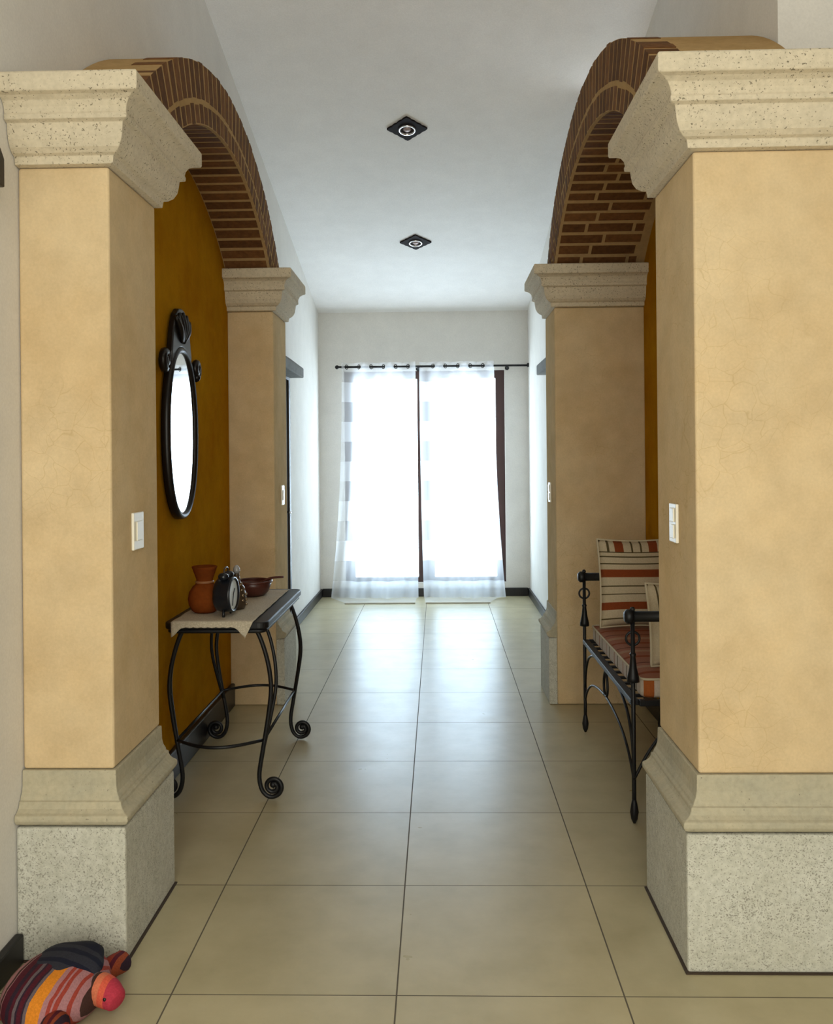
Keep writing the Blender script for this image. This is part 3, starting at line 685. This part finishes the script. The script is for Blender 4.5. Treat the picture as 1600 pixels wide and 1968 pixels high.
# beaded bottle behind the clock
cx, cy = -0.898, 3.90
t = thing('beaded_bottle', 'slim dark bottle wrapped in bronze beads behind the alarm clock', 'bottle', (cx, cy, TZ))
bm = BM(); lathe(bm, [(0, 0), (0.034, 0.0), (0.040, 0.015), (0.041, 0.06), (0.034, 0.095), (0.016, 0.120), (0.012, 0.150), (0.014, 0.156), (0, 0.156)], (cx, cy, TZ), 28, close=False); obj('body', bm, M['beads'], t, True)
bm = BM()
for k in range(46):
    f = k / 45; a = f * 2 * pi * 5; h = 0.02 + 0.11 * f; r = 0.042 if h < 0.065 else 0.042 - (h - 0.065) * 0.47
    ball(bm, (cx + r * cos(a), cy + r * sin(a), TZ + h), 0.0065, seg=8, rg=6)
obj('bead_string', bm, simple('bronze_beads', (0.30, 0.22, 0.14), 0.25, 0.8), t, True)
bm = BM(); lathe(bm, [(0, 0.157), (0.012, 0.157), (0.016, 0.168), (0.013, 0.182), (0.006, 0.192), (0, 0.194)], (cx, cy, TZ), 20, close=False); obj('stopper', bm, simple('grey_glass', (0.30, 0.30, 0.30), 0.1), t, True)

# clay bowl with a spoon resting in it
cx, cy = -0.905, 4.27
t = thing('clay_bowl', 'dark red clay bowl at the far end of the lace runner', 'bowl', (cx, cy, TZ))
bm = BM(); lathe(bm, [(0, 0), (0.055, 0.0), (0.075, 0.018), (0.086, 0.045), (0.091, 0.066), (0.087, 0.068), (0.080, 0.046), (0.068, 0.022), (0.045, 0.008), (0, 0.006)], (cx, cy, TZ), 40, close=False); obj('basin', bm, M['bowl'], t, True)
bm = BM(); lathe(bm, [(0.088, 0.062), (0.095, 0.064), (0.096, 0.072), (0.090, 0.075), (0.086, 0.070)], (cx, cy, TZ), 40, close=False); obj('rim', bm, M['bowl'], t, True)
t = thing('wooden_spoon', 'dark spoon lying in the clay bowl with its handle sticking out', 'spoon', (cx, cy, TZ + 0.02))
bm = BM(); tube(bm, [(cx - 0.0, cy, TZ + 0.040), (cx + 0.07, cy - 0.01, TZ + 0.078), (cx + 0.105, cy - 0.016, TZ + 0.0885), (cx + 0.155, cy - 0.022, TZ + 0.092)], 0.0055, 8, False, 4); obj('handle', bm, M['bowl'], t, True)
bm = BM(); ball(bm, (cx - 0.020, cy + 0.003, TZ + 0.032), 0.024, 1.2, 0.9, 0.4); obj('spoon_bowl', bm, M['bowl'], t, True)

# ------------------------------------------------------------------ iron bench
BXF, BXB, BY0, BY1, BZ = 0.748, 1.135, 3.432, 4.562, 0.478
t = thing('iron_bench', 'black wrought iron bench with rolled bar arms in the golden niche', 'bench', ((BXF + BXB) / 2, (BY0 + BY1) / 2, 0))
def post(x, y, front):
    bm = BM(); pts = [(x, y, 0.80), (x, y, 0.20), (x + 0.002, y + 0.01, 0.13), (x, y, 0.09)]
    tube(bm, pts, 0.0085, 8)
    # forged leaf foot and the cone collar under the arm
    lathe(bm, [(0.006, 0.10), (0.012, 0.075), (0.017, 0.045), (0.013, 0.018), (0.005, 0.001)], (x, y, 0), 12)
    lathe(bm, [(0.008, 0.66), (0.013, 0.655), (0.010, 0.645), (0.015, 0.60), (0.023, 0.565), (0.024, 0.548), (0.008, 0.544)], (x, y, 0), 14)
    obj('leg', bm, M['iron'], t, True)
    if front:
        bm = BM(); tube(bm, [(x + 0.026 * cos(2 * pi * k / 20), y, 0.715 + 0.026 * sin(2 * pi * k / 20)) for k in range(20)], 0.0048, 6, True); obj('ring_ornament', bm, M['iron'], t, True)
for y in (BY0, BY1):
    post(BXF, y, True); post(BXB, y, False)
    bm = BM(); tube(bm, [(BXF - 0.012, y, 0.80), (BXB + 0.025, y, 0.80)], 0.021, 14); obj('arm_bar', bm, M['iron'], t, True)
    bm = BM(); lathe(bm, [(0.0, -0.022), (0.018, -0.022), (0.028, -0.012), (0.028, 0.004), (0.022, 0.012), (0, 0.012)], (BXF - 0.010, y, 0.80), 16, 'x', False); ball(bm, (BXF, y, 0.828), 0.010); obj('arm_finial', bm, M['iron'], t, True)
bm = BM(); box(bm, BXF - 0.010, BXF + 0.022, BY0, BY1, BZ - 0.022, BZ); box(bm, BXB - 0.012, BXB + 0.012, BY0, BY1, BZ - 0.022, BZ)
box(bm, BXF + 0.022, BXB - 0.012, BY0 - 0.010, BY0 + 0.014, BZ - 0.024, BZ); box(bm, BXF + 0.022, BXB - 0.012, BY1 - 0.014, BY1 + 0.010, BZ - 0.024, BZ); bevel(obj('seat_frame', bm, M['iron'], t), 0.003)
for k in range(11):
    y = BY0 + 0.09 + k * 0.095
    bm = BM(); box(bm, BXF + 0.020, BXB - 0.010, y - 0.013, y + 0.013, BZ - 0.012, BZ - 0.004); obj('seat_slat', bm, M['iron'], t)
# scrolling vines below the front rail
YM = (BY0 + BY1) / 2
for (ya, yd) in ((BY1, -1), (BY0, 1)):
    bm = BM(); tube(bm, [(BXF, ya, 0.225), (BXF, ya + yd * 0.035, 0.32), (BXF, ya + yd * 0.10, 0.395), (BXF, ya + yd * 0.20, 0.437), (BXF, ya + yd * 0.30, 0.456)], 0.006, 8, False, 5); obj('arc_brace', bm, M['iron'], t, True)
    bm = BM(); tube(bm, [(BXF, ya, 0.165), (BXF, ya + yd * 0.08, 0.235), (BXF, ya + yd * 0.20, 0.290), (BXF, ya + yd * 0.36, 0.322), (BXF, YM - yd * 0.004, 0.338)], 0.0055, 8, False, 5); obj('vine_brace', bm, M['iron'], t, True)
bm = BM(); tube(bm, [(BXF, YM + 0.05 * sin(2 * pi * k / 28) * sin(pi * ((k / 28) % 1)) ** 0.5, 0.396 + 0.058 * cos(2 * pi * k / 28)) for k in range(28)], 0.006, 8, True); obj('leaf_ornament', bm, M['iron'], t, True)
bm = BM(); tube(bm, [(BXF, BY0, 0.17), (BXF + 0.06, BY0, 0.28), (BXF + 0.15, BY0, 0.40), (BXF + 0.19, BY0, 0.455)], 0.006, 8, False, 5); obj('side_scroll', bm, M['iron'], t, True)

# seat cushion (boxed)
def uvset(bm, fn):
    uv = bm.loops.layers.uv.new('UVMap')
    for f in bm.faces:
        for l in f.loops: l[uv].uv = fn(l.vert.co, f)
cx0, cx1, cy0, cy1, cz0, cz1 = 0.782, 1.118, BY0 + 0.016, BY1 - 0.018, BZ + 0.001, BZ + 0.082
bm = BM(); nx, ny = 14, 34
def rbox_side(x0, x1, y0, y1, z0, z1):
    L = []
    o = rrect(x0, x1, y0, y1, 0.035, 4)
    prof = [(0.010, z0), (0.002, z0 + 0.008), (0.0, z0 + 0.02), (0.0, z1 - 0.02), (0.002, z1 - 0.008)]
    ccx, ccy = (x0 + x1) / 2, (y0 + y1) / 2
    for p, z in prof:
        L.append([bm.verts.new((ccx + (x - ccx) * (1 - p / 0.2), ccy + (y - ccy) * (1 - p / 0.5), z)) for x, y in o])
    for A, B in zip(L, L[1:]):
        for i in range(len(o)): bm.faces.new((A[i], A[(i + 1) % len(o)], B[(i + 1) % len(o)], B[i]))
    bm.faces.new(L[0][::-1]); return L[-1]
rbox_side(cx0, cx1, cy0, cy1, cz0, cz1)
bm.normal_update()
uvset(bm, lambda c, f: (((c.y - cy0) / (cy1 - cy0)) if abs(f.normal.x) > abs(f.normal.y) else (c.x - cx0) / (cx1 - cx0), c.z))
for f in bm.faces: f.material_index = 0 if abs(f.normal.x) > abs(f.normal.y) else 1
t = thing('seat_cushion', 'long rust and cream striped seat cushion on the iron bench', 'cushion', ((cx0 + cx1) / 2, (cy0 + cy1) / 2, cz0))
obj('boxing', bm, [M['seat_side'], M['seat_end']], t)
bm = BM(); V = []
for j in range(ny + 1):
    v = j / ny; row = []
    for i in range(nx + 1):
        u = i / nx; e = (1 - (2 * u - 1) ** 6) * (1 - (2 * v - 1) ** 12)
        row.append(bm.verts.new((cx0 + 0.004 + (cx1 - cx0 - 0.008) * u, cy0 + 0.004 + (cy1 - cy0 - 0.008) * v, cz1 - 0.009 + 0.013 * e + 0.002 * sin(19 * v))))
    V.append(row)
for j in range(ny):
    for i in range(nx): bm.faces.new((V[j][i], V[j][i + 1], V[j + 1][i + 1], V[j + 1][i]))
uvset(bm, lambda c, f: ((c.y - cy0) / (cy1 - cy0), (c.x - cx0) / (cx1 - cx0)))
obj('top_cover', bm, M['seat_top'], t, True)
bm = BM(); tube(bm, [(x, y, cz1 - 0.008) for x, y in rrect(cx0, cx1, cy0, cy1, 0.03, 5)], 0.005, 6, True); obj('piping', bm, M['cream'], t, True)
SZ = cz1 + 0.004

def pillow(label, c, w, h, th, Rm, mat):
    """c = middle of the bottom edge; Rm turns local (u across, v up, n face) into the room"""
    t = thing('scatter_pillow', label, 'pillow', c, 'striped pillows on the bench'); n = 22
    bm = BM(); uvl = bm.loops.layers.uv.new('UVMap'); rim = []
    def loc(u, v, s):
        k = 0.055
        x = u * w / 2 * (1 - k * (1 - v * v)); y = v * h / 2 * (1 - k * (1 - u * u))
        d = th / 2 * max(0.0, (1 - u ** 2) * (1 - v ** 2)) ** 0.42 * s
        p = Rm @ Vector((x, y + h / 2, d)); return Vector(c) + p
    G = {}
    for s in (1, -1):
        for i in range(n + 1):
            for j in range(n + 1):
                edge = i in (0, n) or j in (0, n)
                if s == -1 and edge: G[s, i, j] = G[1, i, j]
                else: G[s, i, j] = bm.verts.new(loc(-1 + 2 * i / n, -1 + 2 * j / n, s))
        for i in range(n):
            for j in range(n):
                q = [(i, j), (i + 1, j), (i + 1, j + 1), (i, j + 1)]
                f = bm.faces.new([G[s, a, bq] for a, bq in q])
                for l, (a, bq) in zip(f.loops, q): l[uvl].uv = (a / n, bq / n)
    obj('cover', bm, mat, t, True)
    pp = [loc(-1 + 2 * k / n, -1, 0) for k in range(n)] + [loc(1, -1 + 2 * k / n, 0) for k in range(n)] + [loc(1 - 2 * k / n, 1, 0) for k in range(n)] + [loc(-1, 1 - 2 * k / n, 0) for k in range(n)]
    bm = BM(); tube(bm, pp, 0.0055, 6, True); obj('piping', bm, M['cream'], t, True)
    return t
def frame3(u, v):
    u = Vector(u).normalized(); v = Vector(v); v = (v - u * v.dot(u)).normalized(); n = u.cross(v)
    return Matrix((u, v, n)).transposed()
pillow('cream pillow with level rust stripes leaning on the far arm of the bench', (0.988, 4.405, SZ + 0.004), 0.375, 0.44, 0.15, frame3((1, 0, 0.0), (0.0, 0.16, 1)), M['pillow_far'])
pillow('cream pillow with upright stripes on the bench, half hidden by the broad pillar', (1.006, 3.60, SZ + 0.004), 0.300, 0.335, 0.13, frame3((1, 0.06, 0.0), (0.07, 0.22, 1)), M['pillow_near'])

# ------------------------------------------------------------------ striped turtle plush on the floor
def plush_mat(name, stops, axis, lo, hi):
    m, nt, b2 = new_mat(name); tc = nt.nodes.new('ShaderNodeTexCoord'); sep = nt.nodes.new('ShaderNodeSeparateXYZ'); nt.links.new(tc.outputs['Object'], sep.inputs[0])
    nz = noise(nt, 9, 2, 0.5, tc.outputs['Object'])
    wob = nt.nodes.new('ShaderNodeMath'); wob.operation = 'MULTIPLY_ADD'; nt.links.new(nz, wob.inputs[0]); wob.inputs[1].default_value = 0.018; nt.links.new(sep.outputs[axis], wob.inputs[2])
    mr = nt.nodes.new('ShaderNodeMapRange'); mr.inputs['From Min'].default_value = lo; mr.inputs['From Max'].default_value = hi; nt.links.new(wob.outputs[0], mr.inputs['Value'])
    r = ramp(nt, stops, 'CONSTANT'); nt.links.new(mr.outputs[0], r.inputs[0])
    r2 = ramp(nt, [(0.3, (0.8, 0.8, 0.8)), (0.7, (1.1, 1.1, 1.1))]); nt.links.new(noise(nt, 220, 2, 0.6, tc.outputs['Object']), r2.inputs[0])
    nt.links.new(mixc(nt, 0.9, r.outputs[0], r2.outputs[0], 'MULTIPLY'), b2.inputs['Base Color']); b2.inputs['Roughness'].default_value = 0.85; b2.inputs['Specular IOR Level'].default_value = 0.2
    return m
PK = (0.36, 0.17, 0.18); MR = (0.075, 0.009, 0.018); PU = (0.028, 0.014, 0.026); OR = (0.66, 0.22, 0.018); RD = (0.30, 0.045, 0.030); CO = (0.62, 0.17, 0.085); NV = (0.010, 0.011, 0.026); NV2 = (0.028, 0.029, 0.042); BR = (0.05, 0.022, 0.018); TN = (0.17, 0.11, 0.075); GY = (0.13, 0.10, 0.11)
side_st = [(0, TN), (0.07, RD), (0.10, TN), (0.14, PK), (0.21, BR), (0.235, PK), (0.25, MR), (0.33, PU), (0.38, MR), (0.42, GY), (0.455, PU), (0.48, MR), (0.53, PU), (0.55, GY), (0.585, OR), (0.70, PK), (0.745, RD), (0.775, PK), (0.79, RD), (0.825, PK), (0.89, RD), (0.915, PK), (0.955, BR)]
M['plush_side'] = plush_mat('plush_patchwork_stripes', side_st, 0, -0.125, 0.135)
M['plush_shell'] = plush_mat('plush_navy_stripes', [(0, NV), (0.14, NV2), (0.24, NV), (0.33, NV2), (0.5, NV), (0.58, NV2), (0.72, NV), (0.82, NV2), (0.92, NV)], 1, -0.10, 0.10)
M['plush_head'] = plush_mat('plush_coral_stripes', [(0, CO), (0.10, BR), (0.19, GY), (0.27, BR), (0.37, CO), (0.55, (0.62, 0.10, 0.055)), (0.72, (0.42, 0.035, 0.06))], 0, 0.090, 0.192)
M['plush_flip'] = plush_mat('plush_red_stripes', tile_stops([(0, (0.22, 0.03, 0.016)), (0.3, MR), (0.5, (0.24, 0.05, 0.02)), (0.68, PU)], 8), 0, -0.2, 0.24)
TC = Vector((-1.002, 2.268, 0)); ang = radians(-12)
t = thing('turtle_plush', 'striped patchwork turtle plush on the floor against the pillar plinth', 'plush toy', TC)
t.rotation_euler = (0, 0, ang)
def tput(nm, bm, mat, par=None, sm=True):
    # plush geometry is written in the toy's own frame
    bmesh.ops.recalc_face_normals(bm, faces=bm.faces); me = bpy.data.meshes.new(nm); bm.to_mesh(me); bm.free(); me.materials.append(mat)
    for p in me.polygons: p.use_smooth = sm
    o = bpy.data.objects.new(nm, me); COL.objects.link(o); o.parent = par or t; return o
bm = BM(); seg = 48; L = []
prof = [(0.60, 0.004), (0.86, 0.012), (0.97, 0.032), (1.0, 0.052), (0.96, 0.074), (0.86, 0.094), (0.68, 0.111), (0.42, 0.122), (0.15, 0.126)]
for r, z in prof:
    L.append([bm.verts.new((0.128 * r * cos(2 * pi * k / seg), 0.150 * r * sin(2 * pi * k / seg), z)) for k in range(seg)])
for A, B in zip(L, L[1:]):
    for k in range(seg): bm.faces.new((A[k], A[(k + 1) % seg], B[(k + 1) % seg], B[k]))
bm.faces.new(L[0][::-1]); bm.faces.new(L[-1]); tput('body', bm, M['plush_side'])
bm = BM(); L = []
for r, z in [(0.80, 0.088), (0.815, 0.096), (0.70, 0.111), (0.48, 0.123), (0.22, 0.129), (0.02, 0.131)]:
    L.append([bm.verts.new((0.004 + 0.122 * r * cos(2 * pi * k / seg) * (1 + 0.05 * cos(5 * 2 * pi * k / seg)), 0.026 + 0.140 * r * sin(2 * pi * k / seg) * (1 + 0.05 * cos(5 * 2 * pi * k / seg)), z)) for k in range(seg)])
for A, B in zip(L, L[1:]):
    for k in range(seg): bm.faces.new((A[k], A[(k + 1) % seg], B[(k + 1) % seg], B[k]))
bm.faces.new(L[-1]); tput('shell', bm, M['plush_shell'])
bm = BM(); tube(bm, [(0.085, 0.012, 0.060), (0.112, 0.010, 0.063), (0.138, 0.006, 0.060), (0.160, 0.001, 0.053), (0.176, -0.002, 0.045), (0.183, -0.004, 0.042)], lambda f: (0.031 + 0.007 * sin(pi * min(1, f * 1.5))) * (1 if f < 0.6 else sqrt(max(0.02, 1 - ((f - 0.6) / 0.405) ** 2))), 20, False, 5); hd = tput('head', bm, M['plush_head'])
for s in (-1, 1):
    bm = BM(); ball(bm, (0.158, 0.002 + s * 0.029, 0.062), 0.0055); tput('eye', bm, M['frame_black'], hd)
def flipper(p0, p1, r0, r1):
    bm = BM(); p0, p1 = Vector(p0), Vector(p1); mid = (p0 + p1) / 2 + Vector((0, 0, 0.006))
    tube(bm, [p0, mid, p1, p1 + (p1 - p0).normalized() * r1 * 0.8], lambda f: (r0 + (r1 - r0) * min(1, f * 1.3)) * (1 if f < 0.75 else sqrt(max(0.03, 1 - ((f - 0.75) / 0.255) ** 2))), 16, False, 5)
    tput('flipper', bm, M['plush_flip'])
flipper((0.070, 0.105, 0.036), (0.082, 0.166, 0.038), 0.028, 0.029)
flipper((0.066, -0.100, 0.036), (0.110, -0.160, 0.034), 0.036, 0.034)
flipper((-0.080, -0.070, 0.032), (-0.135, -0.095, 0.026), 0.028, 0.022)
flipper((-0.075, 0.085, 0.032), (-0.115, 0.125, 0.028), 0.026, 0.022)

# ------------------------------------------------------------------ outside, light, camera
W = bpy.data.worlds.new('daylight'); SC.world = W; W.use_nodes = True; nt = W.node_tree
bg = nt.nodes['Background']; tc = nt.nodes.new('ShaderNodeTexCoord'); sep = nt.nodes.new('ShaderNodeSeparateXYZ'); nt.links.new(tc.outputs['Generated'], sep.inputs[0])
mr = nt.nodes.new('ShaderNodeMapRange'); nt.links.new(sep.outputs[1], mr.inputs['Value']); mr.inputs['From Min'].default_value = -0.6; mr.inputs['From Max'].default_value = 0.6
# made-up daylight gradient: brightest low beyond the end window, softer above, warm behind camera
mz = nt.nodes.new('ShaderNodeMapRange'); nt.links.new(sep.outputs[2], mz.inputs['Value']); mz.inputs['From Min'].default_value = -0.35; mz.inputs['From Max'].default_value = 0.35
fr = ramp(nt, [(0, (13.8, 16.2, 18.4)), (1, (4.8, 6.5, 8.2))]); nt.links.new(mz.outputs[0], fr.inputs[0])
wc = mixc(nt, mr.outputs[0], (6.5, 6.1, 5.35), fr.outputs[0]); nt.links.new(wc, bg.inputs[0]); bg.inputs[1].default_value = 1.0
def portal(name, loc, rot, sx, sy):
    l = bpy.data.lights.new(name, 'AREA'); l.shape = 'RECTANGLE'; l.size = sx; l.size_y = sy; l.cycles.is_portal = True
    o = bpy.data.objects.new(name, l); COL.objects.link(o); o.location = loc; o.rotation_euler = rot; return o
portal('window_daylight', ((WX0 + WX1) / 2, YE + 0.16, (WZ0 + WZ1) / 2), (radians(-90), 0, 0), WX1 - WX0, WZ1 - WZ0)
portal('added_window_daylight', ((BX0 + BX1) / 2, YB - 0.16, (BZ0 + BZ1) / 2), (radians(90), 0, 0), BX1 - BX0, BZ1 - BZ0)  # portal for the added opening behind the camera

f, yaw, roll, cyp, H = 1694.667, 0.0239202, -0.00937438, 878.609, 1.424558
r = Vector((cos(yaw), sin(yaw), 0)); fw = Vector((-sin(yaw), cos(yaw), 0)); up = Vector((0, 0, 1))
r2 = r * cos(roll) + up * sin(roll); u2 = -r * sin(roll) + up * cos(roll)
cam = bpy.data.cameras.new('camera'); co = bpy.data.objects.new('camera', cam); COL.objects.link(co)
mw = Matrix((r2, u2, -fw)).transposed().to_4x4(); mw.translation = (0, 0, H); co.matrix_world = mw
cam.sensor_fit = 'HORIZONTAL'; cam.sensor_width = 36.0; cam.lens = 36.0 * f / 1600; cam.shift_y = -(984 - cyp) / 1600
cam.clip_start = 0.05; SC.camera = co
SC.view_settings.view_transform = 'Standard'; SC.view_settings.look = 'None'; SC.view_settings.gamma = 1; SC.view_settings.exposure = 0.0
SC.view_settings.use_curve_mapping = False
SC.cycles.use_denoising = True
SC.cycles.max_bounces = 12; SC.cycles.diffuse_bounces = 8; SC.cycles.transparent_max_bounces = 16
